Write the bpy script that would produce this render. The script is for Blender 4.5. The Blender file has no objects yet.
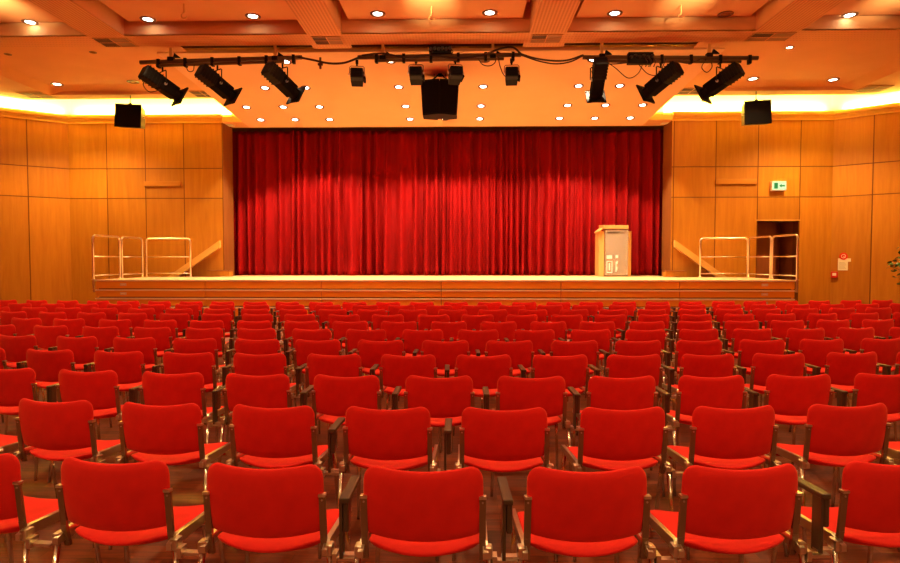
import bpy, bmesh, math, random
from mathutils import Vector, Matrix
R = math.radians
PI = math.pi
scene = bpy.context.scene
col = scene.collection

# ------------------------------------------------------------------ camera
F = 600.0
cam_d = bpy.data.cameras.new('camera')
cam_d.sensor_width = 36.0
cam_d.lens = F * 36.0 / 900.0
cam_d.clip_end = 200
cam = bpy.data.objects.new('camera', cam_d)
col.objects.link(cam)
cam.location = (0.45, 0.0, 1.58)
cam.rotation_euler = (R(90) - math.atan(22 / F), 0, math.atan(13 / F))
scene.camera = cam

# ------------------------------------------------------------------ world and view
w = bpy.data.worlds.new('world'); scene.world = w; w.use_nodes = True
w.node_tree.nodes['Background'].inputs[0].default_value = (0.30, 0.12, 0.03, 1)
w.node_tree.nodes['Background'].inputs[1].default_value = 0.3
vs = scene.view_settings
vs.view_transform = 'Standard'; vs.look = 'None'; vs.gamma = 1.0
vs.exposure = 1.7
vs.use_curve_mapping = False

WARM = (1.0, 0.60, 0.25)
STAGE_COL = (1.0, 0.78, 0.48)
HALL_W = 105.0      # house downlight
PEND_W = 110.0     # pendant uplighter
STAGE_W = 118.0     # stage downlight
COVE_W = 21.0      # cove strip, per metre
SPOT_W = 160.0     # truss lamps

def light(kind, name, loc, power, color=WARM, rot=(0, 0, 0), **kw):
    d = bpy.data.lights.new(name, kind); d.energy = power; d.color = color
    for k, v in kw.items(): setattr(d, k, v)
    o = bpy.data.objects.new(name, d); col.objects.link(o)
    o.location = loc; o.rotation_euler = rot
    return o

# house downlights over the audience; rows added behind the camera to brighten chair backs
for yy in (-9.5, -5.8, -2.0, 1.6, 5.0, 8.4):
    for xx in (-7.9, -4.3, 0.0, 4.3, 7.9):
        light('SPOT', 'house_light', (xx, yy, 5.85), HALL_W * (1.9 if yy < -1 else 1.0), spot_size=R(112 if yy < -1 else (116 if yy > 8 else 96)), spot_blend=0.7, shadow_soft_size=0.15)
# pendant uplighters that make the glow on the ceiling just above the frame
for xx in (-7.8, -0.12, 4.41, 7.99):
    light('POINT', 'pendant_light', (xx, 9.4, 5.72), PEND_W * 0.08, shadow_soft_size=0.12)
    light('SPOT', 'pendant_uplight', (xx, 9.3, 5.5), 170.0, (1.0, 0.80, 0.45), (Vector((0, 1.0, 0.63))).to_track_quat('-Z', 'Y').to_euler(), spot_size=R(44), spot_blend=1.0, shadow_soft_size=0.05)
# fluorescent strips in the cove behind the cornice
YEL = (1.0, 0.84, 0.15)
def strip(a, b, power=COVE_W):
    a = Vector(a); b = Vector(b); L = (b - a).length
    ang = math.atan2(b.y - a.y, b.x - a.x)
    light('AREA', 'cove_light', (a + b) / 2, power * L, YEL, (PI, 0, ang), shape='RECTANGLE', size=L, size_y=0.08)
strip((-10.7, 17.13, 5.72), (-5.0, 17.13, 5.72))
strip((4.9, 17.13, 5.72), (10.6, 17.13, 5.72))
strip((-14.5, 14.35, 5.72), (-11.0, 17.05, 5.72))
strip((11.0, 17.0, 5.72), (14.5, 14.25, 5.72))
strip((-14.75, -2, 5.72), (-14.75, 13.5, 5.72), COVE_W * 0.4)
strip((14.75, 13.5, 5.72), (14.75, -2, 5.72), COVE_W * 0.4)

# ------------------------------------------------------------------ materials
def mat(name, base, rough=0.5, metal=0.0, **kw):
    m = bpy.data.materials.new(name); m.use_nodes = True
    b = m.node_tree.nodes['Principled BSDF']
    b.inputs['Base Color'].default_value = (*base, 1)
    b.inputs['Roughness'].default_value = rough
    b.inputs['Metallic'].default_value = metal
    for k, v in kw.items(): b.inputs[k].default_value = v
    return m
def N(m, t, **kw):
    n = m.node_tree.nodes.new(t)
    for k, v in kw.items(): setattr(n, k, v)
    return n
def Lk(m, a, b): m.node_tree.links.new(a, b)
def vary(m, c1, c2, scale=(1, 1, 1), nscale=5.0, detail=4.0, bump=0.0, bumpscale=None, coord='Object'):
    """mix two colours with stretched noise, optional bump"""
    b = m.node_tree.nodes['Principled BSDF']
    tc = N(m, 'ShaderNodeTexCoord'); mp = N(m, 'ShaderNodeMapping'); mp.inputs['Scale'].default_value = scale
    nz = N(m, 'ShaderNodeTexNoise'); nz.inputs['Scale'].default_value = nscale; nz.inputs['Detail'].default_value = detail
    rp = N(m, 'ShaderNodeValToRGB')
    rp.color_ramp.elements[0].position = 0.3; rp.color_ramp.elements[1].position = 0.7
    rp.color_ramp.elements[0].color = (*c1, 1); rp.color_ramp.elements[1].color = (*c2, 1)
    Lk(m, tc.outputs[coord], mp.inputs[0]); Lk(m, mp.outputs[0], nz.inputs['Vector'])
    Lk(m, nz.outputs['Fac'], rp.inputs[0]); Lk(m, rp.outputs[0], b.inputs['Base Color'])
    if bump:
        bp = N(m, 'ShaderNodeBump'); bp.inputs['Strength'].default_value = bump; bp.inputs['Distance'].default_value = 0.01
        Lk(m, nz.outputs['Fac'], bp.inputs['Height']); Lk(m, bp.outputs[0], b.inputs['Normal'])
    return m
def math_node(m, op, a, b=None, c=None):
    n = N(m, 'ShaderNodeMath', operation=op)
    for i, v in enumerate((a, b, c)):
        if v is None: continue
        if isinstance(v, (int, float)): n.inputs[i].default_value = v
        else: Lk(m, v, n.inputs[i])
    return n.outputs[0]
def emis(name, color, strength):
    m = bpy.data.materials.new(name); m.use_nodes = True
    nt = m.node_tree; nt.nodes.clear()
    o = nt.nodes.new('ShaderNodeOutputMaterial'); e = nt.nodes.new('ShaderNodeEmission')
    e.inputs[0].default_value = (*color, 1); e.inputs[1].default_value = strength
    nt.links.new(e.outputs[0], o.inputs[0]); return m

M = {}
M['fabric'] = vary(mat('red_fabric', (0.62, 0.008, 0.004), 0.85), (0.74, 0.006, 0.002), (0.84, 0.010, 0.004), (1, 1, 1), 14, 5, 0.15)
bf = M['fabric'].node_tree.nodes['Principled BSDF']
bf.inputs['Sheen Weight'].default_value = 0.7; bf.inputs['Sheen Roughness'].default_value = 0.35
bf.inputs['Sheen Tint'].default_value = (1.0, 0.22, 0.10, 1)
M['alu'] = mat('cast_aluminium', (0.72, 0.66, 0.55), 0.28, 1.0)
M['post'] = mat('bronzed_metal', (0.30, 0.20, 0.12), 0.38, 0.8)
M['chrome'] = mat('chrome_tube', (0.70, 0.62, 0.52), 0.18, 1.0)
M['arm'] = mat('dark_brown_plastic', (0.075, 0.042, 0.022), 0.35)
M['black'] = vary(mat('black_paint', (0.005, 0.004, 0.004), 0.55), (0.003, 0.0025, 0.0022), (0.007, 0.0055, 0.0045), nscale=20)
M['grille'] = vary(mat('black_grille_cloth', (0.004, 0.003, 0.003), 0.9), (0.0025, 0.002, 0.0015), (0.006, 0.0045, 0.0035), nscale=60)
for k_ in ('black', 'grille'): M[k_].node_tree.nodes['Principled BSDF'].inputs['Specular IOR Level'].default_value = 0.2
M['speaker_box'] = vary(mat('olive_speaker_box', (0.16, 0.12, 0.04), 0.6), (0.14, 0.11, 0.035), (0.19, 0.145, 0.05), nscale=12)
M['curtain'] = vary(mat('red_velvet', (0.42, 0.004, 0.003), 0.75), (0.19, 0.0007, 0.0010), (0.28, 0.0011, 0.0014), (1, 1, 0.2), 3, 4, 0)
bc = M['curtain'].node_tree.nodes['Principled BSDF']
bc.inputs['Specular IOR Level'].default_value = 0.12; bc.inputs['Sheen Weight'].default_value = 0.05; bc.inputs['Sheen Tint'].default_value = (1, 0.08, 0.05, 1)
M['ceil'] = vary(mat('painted_plaster', (0.8, 0.42, 0.16), 0.75), (0.80, 0.40, 0.145), (0.84, 0.43, 0.16), nscale=1.5)
M['steel'] = mat('brushed_steel_rail', (0.85, 0.72, 0.55), 0.30, 1.0)
M['pale_metal'] = mat('pale_label_metal', (0.75, 0.60, 0.40), 0.4, 0.2)
M['cable'] = mat('brown_black_cable', (0.035, 0.018, 0.010), 0.5)
M['pipe'] = mat('bronze_pipe', (0.16, 0.09, 0.045), 0.45, 0.5)
M['rod'] = mat('ochre_rod', (0.75, 0.42, 0.14), 0.5)
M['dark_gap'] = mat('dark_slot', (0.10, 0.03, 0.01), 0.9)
M['vent_dark'] = mat('dark_vent', (0.12, 0.055, 0.02), 0.6)
M['vent_mid'] = mat('mid_vent', (0.42, 0.26, 0.11), 0.6)
M['rim'] = mat('bronze_light_ring', (0.16, 0.07, 0.03), 0.35, 0.6)
M['lamp'] = emis('downlight_glow', (1.0, 0.93, 0.80), 6.0)
M['lamp_off'] = mat('dark_lamp_glass', (0.30, 0.12, 0.05), 0.2)
M['leaf'] = vary(mat('green_leaf', (0.03, 0.10, 0.015), 0.45), (0.02, 0.07, 0.01), (0.06, 0.16, 0.02), nscale=4)
M['bark'] = vary(mat('brown_bark', (0.10, 0.05, 0.02), 0.8), (0.07, 0.035, 0.015), (0.13, 0.07, 0.03), (1, 1, 0.2), 20)
M['pot'] = mat('terracotta_pot', (0.35, 0.14, 0.06), 0.7)
M['exit'] = None
M['paper'] = mat('white_notice', (0.88, 0.80, 0.58), 0.7)
M['red_sign'] = mat('red_sign_paint', (0.75, 0.02, 0.01), 0.4)
M['red_box'] = mat('red_call_point', (0.60, 0.02, 0.01), 0.4)
M['white'] = mat('white_enamel', (0.80, 0.76, 0.70), 0.4)

def wood(name, c1, c2, rough=0.4, gx=1.0, gz=0.08, grooves=None, axis='X', nscale=9.0, coat=0.0):
    """veneer; grooves = (module offset, module width, [z joints], z of panel variation)"""
    m = mat(name, c1, rough); b = m.node_tree.nodes['Principled BSDF']
    if coat: b.inputs['Coat Weight'].default_value = coat; b.inputs['Coat Roughness'].default_value = 0.25
    tc = N(m, 'ShaderNodeTexCoord'); sp = N(m, 'ShaderNodeSeparateXYZ'); Lk(m, tc.outputs['Object'], sp.inputs[0])
    mp = N(m, 'ShaderNodeMapping'); mp.inputs['Scale'].default_value = (gx, gx, gz) if axis == 'X' else (gz, gx, gx)
    nz = N(m, 'ShaderNodeTexNoise'); nz.inputs['Scale'].default_value = nscale; nz.inputs['Detail'].default_value = 6; nz.inputs['Roughness'].default_value = 0.6
    nz.inputs['Distortion'].default_value = 0.6
    Lk(m, tc.outputs['Object'], mp.inputs[0]); Lk(m, mp.outputs[0], nz.inputs['Vector'])
    rp = N(m, 'ShaderNodeValToRGB'); rp.color_ramp.elements[0].position = 0.3; rp.color_ramp.elements[1].position = 0.75
    rp.color_ramp.elements[0].color = (*c1, 1); rp.color_ramp.elements[1].color = (*c2, 1)
    Lk(m, nz.outputs['Fac'], rp.inputs[0])
    out = rp.outputs[0]
    if grooves:
        off, wdt, zs = grooves
        u = math_node(m, 'DIVIDE', math_node(m, 'SUBTRACT', sp.outputs['X'], off), wdt)
        fl = math_node(m, 'FLOOR', u); fr = math_node(m, 'FRACT', u)
        gx_ = math_node(m, 'LESS_THAN', math_node(m, 'MULTIPLY', math_node(m, 'PINGPONG', fr, 0.5), wdt), 0.013)
        # pingpong of fract gives the distance to the nearest joint
        g = gx_; cell = fl
        for z in zs:
            d = math_node(m, 'LESS_THAN', math_node(m, 'ABSOLUTE', math_node(m, 'SUBTRACT', sp.outputs['Z'], z)), 0.013)
            g = math_node(m, 'MAXIMUM', g, d)
            cell = math_node(m, 'ADD', cell, math_node(m, 'MULTIPLY', math_node(m, 'GREATER_THAN', sp.outputs['Z'], z), 17.3))
        wn = N(m, 'ShaderNodeTexWhiteNoise', noise_dimensions='1D'); Lk(m, cell, wn.inputs['W'])
        hs = N(m, 'ShaderNodeHueSaturation')
        Lk(m, math_node(m, 'ADD', math_node(m, 'MULTIPLY', wn.outputs['Value'], 0.22), 0.89), hs.inputs['Value'])
        Lk(m, out, hs.inputs['Color'])
        mx = N(m, 'ShaderNodeMix', data_type='RGBA'); mx.inputs[7].default_value = (c1[0] * 0.35, c1[1] * 0.25, c1[2] * 0.2, 1)
        Lk(m, g, mx.inputs[0]); Lk(m, hs.outputs[0], mx.inputs[6]); out = mx.outputs[2]
        bp = N(m, 'ShaderNodeBump', invert=True); bp.inputs['Strength'].default_value = 0.6; bp.inputs['Distance'].default_value = 0.01
        Lk(m, g, bp.inputs['Height']); Lk(m, bp.outputs[0], b.inputs['Normal'])
    Lk(m, out, b.inputs['Base Color'])
    return m
WC1, WC2 = (0.45, 0.165, 0.010), (0.57, 0.235, 0.019)
M['wood'] = wood('maple_veneer', WC1, WC2, 0.38)
M['wood_h'] = wood('maple_veneer_along', WC1, WC2, 0.38, axis='Y')
M['cornice'] = wood('pale_cornice_wood', (0.66, 0.34, 0.07), (0.76, 0.42, 0.10), 0.35, axis='Y')
M['fascia'] = wood('stage_front_veneer', (0.82, 0.30, 0.02), (0.92, 0.36, 0.03), 0.35, axis='Y')
M['lip'] = wood('pale_edge_wood', (0.88, 0.66, 0.38), (0.94, 0.74, 0.46), 0.4, axis='Y')
M['deck'] = wood('pale_stage_floor', (0.58, 0.32, 0.13), (0.70, 0.42, 0.19), 0.5, axis='Y')
M['dark_wood'] = wood('reddish_door_wood', (0.26, 0.075, 0.014), (0.34, 0.10, 0.02), 0.45)
M['return_wood'] = wood('reddish_return_wood', (0.22, 0.065, 0.010), (0.28, 0.09, 0.016), 0.45)
M['lect_wood'] = wood('light_beech', (0.60, 0.29, 0.075), (0.68, 0.34, 0.10), 0.4)

def parquet():
    m = mat('dark_parquet', (0.2, 0.06, 0.02), 0.42); b = m.node_tree.nodes['Principled BSDF']
    tc = N(m, 'ShaderNodeTexCoord')
    br = N(m, 'ShaderNodeTexBrick'); br.inputs['Scale'].default_value = 1.0
    br.inputs['Brick Width'].default_value = 0.45; br.inputs['Row Height'].default_value = 0.075
    br.inputs['Mortar Size'].default_value = 0.0012; br.inputs['Color1'].default_value = (0.24, 0.055, 0.018, 1)
    br.inputs['Color2'].default_value = (0.12, 0.026, 0.010, 1); br.inputs['Mortar'].default_value = (0.04, 0.012, 0.005, 1)
    Lk(m, tc.outputs['Object'], br.inputs['Vector'])
    mp = N(m, 'ShaderNodeMapping'); mp.inputs['Scale'].default_value = (2, 18, 1)
    nz = N(m, 'ShaderNodeTexNoise'); nz.inputs['Scale'].default_value = 2.5; nz.inputs['Detail'].default_value = 6
    Lk(m, tc.outputs['Object'], mp.inputs[0]); Lk(m, mp.outputs[0], nz.inputs['Vector'])
    mx = N(m, 'ShaderNodeMix', data_type='RGBA', blend_type='MULTIPLY'); mx.inputs[0].default_value = 0.7
    rp = N(m, 'ShaderNodeValToRGB'); rp.color_ramp.elements[0].color = (0.45, 0.42, 0.4, 1); rp.color_ramp.elements[1].color = (1.5, 1.45, 1.4, 1)
    rp.color_ramp.elements[0].position = 0.3; rp.color_ramp.elements[1].position = 0.7
    Lk(m, nz.outputs['Fac'], rp.inputs[0]); Lk(m, br.outputs['Color'], mx.inputs[6]); Lk(m, rp.outputs[0], mx.inputs[7])
    Lk(m, mx.outputs[2], b.inputs['Base Color'])
    return m
M['parquet'] = parquet()

def perforated(name, lines):
    """painted acoustic strip with rows of small round holes along Y"""
    m = mat(name, (0.8, 0.4, 0.15), 0.7); b = m.node_tree.nodes['Principled BSDF']
    tc = N(m, 'ShaderNodeTexCoord'); sp = N(m, 'ShaderNodeSeparateXYZ'); Lk(m, tc.outputs['Object'], sp.inputs[0])
    px = math_node(m, 'ABSOLUTE', math_node(m, 'SINE', math_node(m, 'MULTIPLY', sp.outputs['X'], PI / 0.062)))
    py = math_node(m, 'ABSOLUTE', math_node(m, 'SINE', math_node(m, 'MULTIPLY', sp.outputs['Y'], PI / 0.10)))
    v = math_node(m, 'MULTIPLY', math_node(m, 'POWER', px, 2.0), math_node(m, 'ADD', math_node(m, 'MULTIPLY', py, 0.15), 0.6)) if lines else \
        math_node(m, 'MULTIPLY', math_node(m, 'POWER', px, 2.0), math_node(m, 'POWER', py, 2.0))
    mx = N(m, 'ShaderNodeMix', data_type='RGBA'); mx.inputs[6].default_value = (0.82, 0.42, 0.155, 1); mx.inputs[7].default_value = (0.54, 0.22, 0.06, 1) if lines else (0.68, 0.32, 0.11, 1)
    Lk(m, v, mx.inputs[0]); Lk(m, mx.outputs[2], b.inputs['Base Color'])
    return m
M['perf'] = perforated('perforated_ceiling_strip', True)
M['perf_dots'] = perforated('dotted_ceiling_strip', False)

# ------------------------------------------------------------------ mesh helpers
class MB:
    def __init__(s): s.bm = bmesh.new()
    def box(s, c, d, rot=None, bev=0.0, seg=2):
        r = bmesh.ops.create_cube(s.bm, size=1.0); vs_ = r['verts']
        bmesh.ops.scale(s.bm, vec=d, verts=vs_)
        if bev:
            es = list({e for v in vs_ for e in v.link_edges})
            rr = bmesh.ops.bevel(s.bm, geom=es, offset=bev, segments=seg, affect='EDGES', profile=0.6)
            vs_ = list({v for f in rr['faces'] for v in f.verts} | {v for v in vs_ if v.is_valid})
        if rot is not None: bmesh.ops.rotate(s.bm, cent=(0, 0, 0), matrix=rot, verts=vs_)
        bmesh.ops.translate(s.bm, vec=c, verts=vs_)
        return s
    def bx(s, x0, x1, y0, y1, z0, z1, bev=0.0):
        return s.box(((x0 + x1) / 2, (y0 + y1) / 2, (z0 + z1) / 2), (abs(x1 - x0), abs(y1 - y0), abs(z1 - z0)), None, bev)
    def cyl(s, a, b, r1, r2=None, n=12, caps=True):
        a = Vector(a); b = Vector(b); r2 = r1 if r2 is None else r2
        q = (b - a).to_track_quat('Z', 'Y').to_matrix()
        ra = [s.bm.verts.new(a + q @ Vector((r1 * math.cos(t), r1 * math.sin(t), 0))) for t in [2 * PI * i / n for i in range(n)]]
        rb = [s.bm.verts.new(b + q @ Vector((r2 * math.cos(t), r2 * math.sin(t), 0))) for t in [2 * PI * i / n for i in range(n)]]
        for i in range(n): s.bm.faces.new((ra[i], ra[(i + 1) % n], rb[(i + 1) % n], rb[i]))
        if caps:
            if r1 > 0: s.bm.faces.new(ra[::-1])
            if r2 > 0: s.bm.faces.new(rb)
        return s
    def tube(s, pts, r, n=8):
        pts = [Vector(p) for p in pts]; rings = []
        up0 = Vector((0, 0, 1))
        for i, p in enumerate(pts):
            t = (pts[min(i + 1, len(pts) - 1)] - pts[max(i - 1, 0)]).normalized()
            ref = up0 if abs(t.dot(up0)) < 0.95 else Vector((0, 1, 0))
            if i and rings: ref = prev
            x = t.cross(ref).normalized(); y = x.cross(t).normalized(); prev = y
            rings.append([s.bm.verts.new(p + x * r * math.cos(a) + y * r * math.sin(a)) for a in [2 * PI * k / n for k in range(n)]])
        for A, B in zip(rings, rings[1:]):
            for k in range(n): s.bm.faces.new((A[k], A[(k + 1) % n], B[(k + 1) % n], B[k]))
        s.bm.faces.new(rings[0][::-1]); s.bm.faces.new(rings[-1])
        return s
    def poly(s, pts):
        s.bm.faces.new([s.bm.verts.new(p) for p in pts]); return s
    def prism(s, pts, d):
        """extrude planar polygon by vector d"""
        d = Vector(d); a = [s.bm.verts.new(p) for p in pts]; b = [s.bm.verts.new(Vector(p) + d) for p in pts]
        s.bm.faces.new(a[::-1]); s.bm.faces.new(b)
        n = len(a)
        for i in range(n): s.bm.faces.new((a[i], a[(i + 1) % n], b[(i + 1) % n], b[i]))
        return s
    def build(s, name, m, parent=None, smooth=False, loc=None, rz=0):
        bmesh.ops.recalc_face_normals(s.bm, faces=s.bm.faces)
        me = bpy.data.meshes.new(name); s.bm.to_mesh(me); s.bm.free()
        if smooth:
            for p in me.polygons: p.use_smooth = True
        me.materials.append(m)
        o = bpy.data.objects.new(name, me); col.objects.link(o)
        if parent: o.parent = parent
        if loc is not None: o.location = loc; o.rotation_euler.z = rz
        return o
def smooth_angle(o, a=35):
    for p in o.data.polygons: p.use_smooth = True
    for e in o.data.edges: pass
    bm = bmesh.new(); bm.from_mesh(o.data)
    for e in bm.edges:
        if len(e.link_faces) == 2 and e.calc_face_angle(0) > R(a): e.smooth = False
    bm.to_mesh(o.data); bm.free()
    return o
def thing(name, label, cat, loc=(0, 0, 0), rz=0, group=None):
    o = bpy.data.objects.new(name, None); o.empty_display_size = 0.1; col.objects.link(o)
    o.location = loc; o.rotation_euler = (0, 0, rz); return tag(o, label, cat, group)
def tag(o, label, cat, group=None):
    o['label'] = label; o['category'] = cat
    if group: o['group'] = group
    return o
def struct(o, label=None):
    o['kind'] = 'structure'
    if label: o['label'] = label
    return o
def dup(root, loc, rz, label=None, group=None, rot=None):
    r = root.copy(); col.objects.link(r); r.location = loc; r.rotation_euler = rot if rot else (0, 0, rz)
    if label: r['label'] = label
    if group: r['group'] = group
    for ch in list(root.children):
        c = ch.copy(); col.objects.link(c); c.parent = r
        for g in ch.children:
            d = g.copy(); col.objects.link(d); d.parent = c
    return r

# ------------------------------------------------------------------ room shell
struct(MB().bx(-16, 16, -12, 19.5, -0.1, 0).build('floor', M['parquet']), 'dark reddish brown parquet floor of the hall')
ZS = 1.10          # stage height
ZC = 5.90          # ceiling beam level
# front wall left and right of the proscenium (origin at the joint so the panel grid is local)
ZJ = [3.32, 4.165]
XL0, XL1, XR0, XR1 = -10.8, -6.37, 6.28, 10.72
def wall_mat(nm, off, wd): return wood(nm, WC1, WC2, 0.36, grooves=(off, wd, ZJ), coat=0.15)
o = MB().bx(XL0 - 0.1, XL1, 17.0, 17.3, 0, 5.45).build('wall_front_left', wall_mat('wall_veneer_left', -0.01 + XL1, 1.108))
struct(o, 'maple panelled wall left of the stage opening')
b = MB()
DX0, DX1, DZ = 8.68, 9.82, 2.66
b.bx(XR0, DX0, 17.0, 17.3, 0, 5.45); b.bx(DX1, XR1 + 0.1, 17.0, 17.3, 0, 5.45); b.bx(DX0, DX1, 17.0, 17.3, DZ, 5.45)
struct(b.build('wall_front_right', wall_mat('wall_veneer_right', 7.50, 1.165)), 'maple panelled wall right of the stage opening')
# angled walls
def angled(nm, p, q, off, wd, lab):
    p = Vector((*p, 0)); q = Vector((*q, 0)); L = (q - p).length; a = math.atan2(q.y - p.y, q.x - p.x)
    sgn = 1
    o = MB().bx(0, L, 0, 0.3, 0, 5.45).build(nm, wall_mat(nm + '_veneer', off, wd), loc=p, rz=a)
    return struct(o, lab)
PL0, PL1 = (-14.8, 14.12), (-10.8, 17.0)
PR0, PR1 = (10.72, 17.0), (14.8, 13.8)
LL = math.dist(PL0, PL1)
angled('wall_left_angled', PL0, PL1, LL - 0.97, 1.3, 'maple panelled wall angled at the left corner')
angled('wall_right_angled', PR0, PR1, 0.92, 1.3, 'maple panelled wall angled at the right corner')
struct(MB().bx(-15.1, -14.8, -12, 14.2, 0, 5.45).build('wall_left', M['wood']))
struct(MB().bx(14.8, 15.1, -12, 13.9, 0, 5.45).build('wall_right', M['wood']))
struct(MB().bx(-15.1, 15.1, -12.2, -12.0, 0, 6.8).build('wall_back', M['wood']))
# proscenium returns, soffit and backstage
struct(MB().bx(XL1 - 0.25, XL1, 17.301, 17.75, 0, 5.45).bx(XL1 - 0.02, XL1 + 0.002, 17.002, 17.75, 0, 5.45).build('wall_stage_left', M['return_wood']))
struct(MB().bx(XR0, XR0 + 0.25, 17.301, 17.75, 0, 5.45).bx(XR0 - 0.002, XR0 + 0.02, 17.002, 17.75, 0, 5.45).build('wall_stage_right', M['return_wood']))
struct(MB().bx(-8, 8, 18.9, 19.1, 0, 6.2).build('wall_stage_back', M['return_wood']))
struct(MB().bx(XL1, XR0, 17.0, 17.75, 5.47, 5.62).bx(XL1 - 0.4, XR0 + 0.4, 17.27, 17.75, 5.62, 6.8).build('wall_above_stage', M['ceil']), 'plaster band above the stage opening')
# cove: ledge, back wall and top
wc = mat('cove_white', (0.86, 0.80, 0.50), 0.8)
def seg(b, p, q, o0, o1, z0, z1, ext=0.0):
    """slab along p-q, offset outwards (to the left normal) from o0 to o1"""
    p = Vector(p); q = Vector(q); d = (q - p).normalized(); n = Vector((-d.y, d.x))
    p = p - d * ext; q = q + d * ext
    P = [p + n * o0, q + n * o0, q + n * o1, p + n * o1]
    b.prism([(v.x, v.y, z0) for v in P], (0, 0, z1 - z0))
path = [(-14.8, -12), PL0, PL1, (XL1, 17.0)]
path_r = [(XR0, 17.0), PR1 and PR0, PR1, (14.8, -12)]
b = MB()
for pth in (path, path_r):
    for p, q in zip(pth, pth[1:]):
        seg(b, p, q, 0.26, 0.5, 5.45, 6.8, 0.17)
struct(b.build('trim_cove_wall', wc), 'lit plaster upstand of the cove')
struct(MB().bx(-15.5, 15.5, -12.2, 19.5, 6.8, 6.9).build('ceiling_upper', wc), 'plaster upper ceiling above the cove')
b = MB()
for pth in (path, path_r):
    for p, q in zip(pth, pth[1:]):
        seg(b, p, q, -0.03, 0.30, 5.44, 5.52); seg(b, p, q, -0.06, 0.05, 5.52, 5.58); seg(b, p, q, -0.10, 0.03, 5.58, 5.67)
struct(b.build('trim_cornice', M['cornice']), 'pale wooden cornice below the lit cove')
# door recess on the right
b = MB()
b.bx(DX0 - 0.05, DX0, 17.3, 18.0, 0, DZ + 0.05).bx(DX1, DX1 + 0.05, 17.3, 18.0, 0, DZ + 0.05).bx(DX0 - 0.05, DX1 + 0.05, 17.3, 18.0, DZ, DZ + 0.05)
b.bx(DX0 - 0.05, DX1 + 0.05, 18.0, 18.05, 0, DZ + 0.05)
struct(b.build('door_2_recess', M['dark_wood']))
dr = struct(MB().bx(DX0 + 0.01, DX0 + 0.80, 17.55, 17.60, 0, DZ - 0.01).build('door_1', M['dark_wood']), 'reddish brown door in the recess right of the stage')
hnd = MB(); hnd.cyl((DX0 + 0.70, 17.55, 1.05), (DX0 + 0.70, 17.48, 1.05), 0.012).cyl((DX0 + 0.70, 17.48, 1.05), (DX0 + 0.58, 17.48, 1.05), 0.010)
hnd.build('door_handle', M['steel'], dr)
struct(MB().bx(DX0 - 0.03, DX1 + 0.03, 16.985, 17.0, DZ, DZ + 0.03).build('trim_1', M['cornice']))

# ------------------------------------------------------------------ coffered ceiling
beams_x = [(-6.83, -6.10), (-2.55, -1.88), (1.72, 2.42), (5.97, 6.83)]
cross_y = [(11.62, 12.2), (7.0, 7.6), (2.4, 3.0), (-2.2, -1.6), (-6.8, -6.2)]
def coffer(b, x0, x1, y0, y1, z, sx=0.15, sy=0.10, zt=6.13, sxl=None, sxr=None, deep=0.34):
    """recess with a panel floating in it, a shadow gap runs round the panel"""
    sxl = sx if sxl is None else sxl; sxr = sx if sxr is None else sxr
    b.bx(x0 + sxl, x1 - sxr, y0 + sy, y1 - sy, zt, zt + 0.02)
    B = [(x0, y0, z), (x1, y0, z), (x1, y1, z), (x0, y1, z)]
    T = [(x0, y0, zt + deep), (x1, y0, zt + deep), (x1, y1, zt + deep), (x0, y1, zt + deep)]
    b.poly(T)
    for i in range(4): b.poly([B[i], B[(i + 1) % 4], T[(i + 1) % 4], T[i]])
def coffer_sloped(b, x0, x1, y0, y1, z, sy, zt, sxl, sxr):
    B = [(x0, y0, z), (x1, y0, z), (x1, y1, z), (x0, y1, z)]
    T = [(x0 + sxl, y0 + sy, zt), (x1 - sxr, y0 + sy, zt), (x1 - sxr, y1 - sy, zt), (x0 + sxl, y1 - sy, zt)]
    b.poly(T)
    for i in range(4): b.poly([B[i], B[(i + 1) % 4], T[(i + 1) % 4], T[i]])
XE = 10.42
cols_ = [(-XE, beams_x[0][0])] + [(beams_x[i][1], beams_x[i + 1][0]) for i in range(3)] + [(beams_x[3][1], XE)]
b = MB()
for i in range(len(cross_y)):
    y1 = cross_y[i][0]; y0 = cross_y[i + 1][1] if i + 1 < len(cross_y) else -12.0
    for (x0, x1) in cols_: coffer(b, x0, x1, y0, y1, ZC)
for (x0, x1) in (cols_[0], cols_[-1]):
    lft = x0 < 0
    coffer_sloped(b, x0, x1, 12.2, 15.7, ZC, 0.04, 5.985, 0.40 if lft else 0.02, 0.02 if lft else 0.40)
struct(b.build('ceiling', M['ceil']), 'orange painted ceiling coffers')
# beams between the coffers
def flat(b, x0, x1, y0, y1, z=ZC): b.bx(x0, x1, y0, y1, z, z + 0.02)
b = MB()
flat(b, -XE - 0.9, -XE, -12, 12.2)
flat(b, XE, XE + 0.78, -12, 12.2)
flat(b, cols_[0][0] - 0.88, cols_[0][0], 12.2, 16.13); flat(b, XE, XE + 0.78, 12.2, 16.13)
flat(b, -XE, -6.83, 15.7, 16.13); flat(b, 6.83, XE, 15.7, 16.13)
flat(b, -6.83, -5.3, 12.2, 16.13); flat(b, 5.15, 6.83, 12.2, 16.13)
for s_, xc in ((-1, -11.3), (1, 11.2)):
    b.prism([(xc, -12, ZC), (s_ * 14.1, -12, ZC), (s_ * 14.1, 13.75, ZC), (xc, 16.13, ZC)], (0, 0, 0.02))
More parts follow.
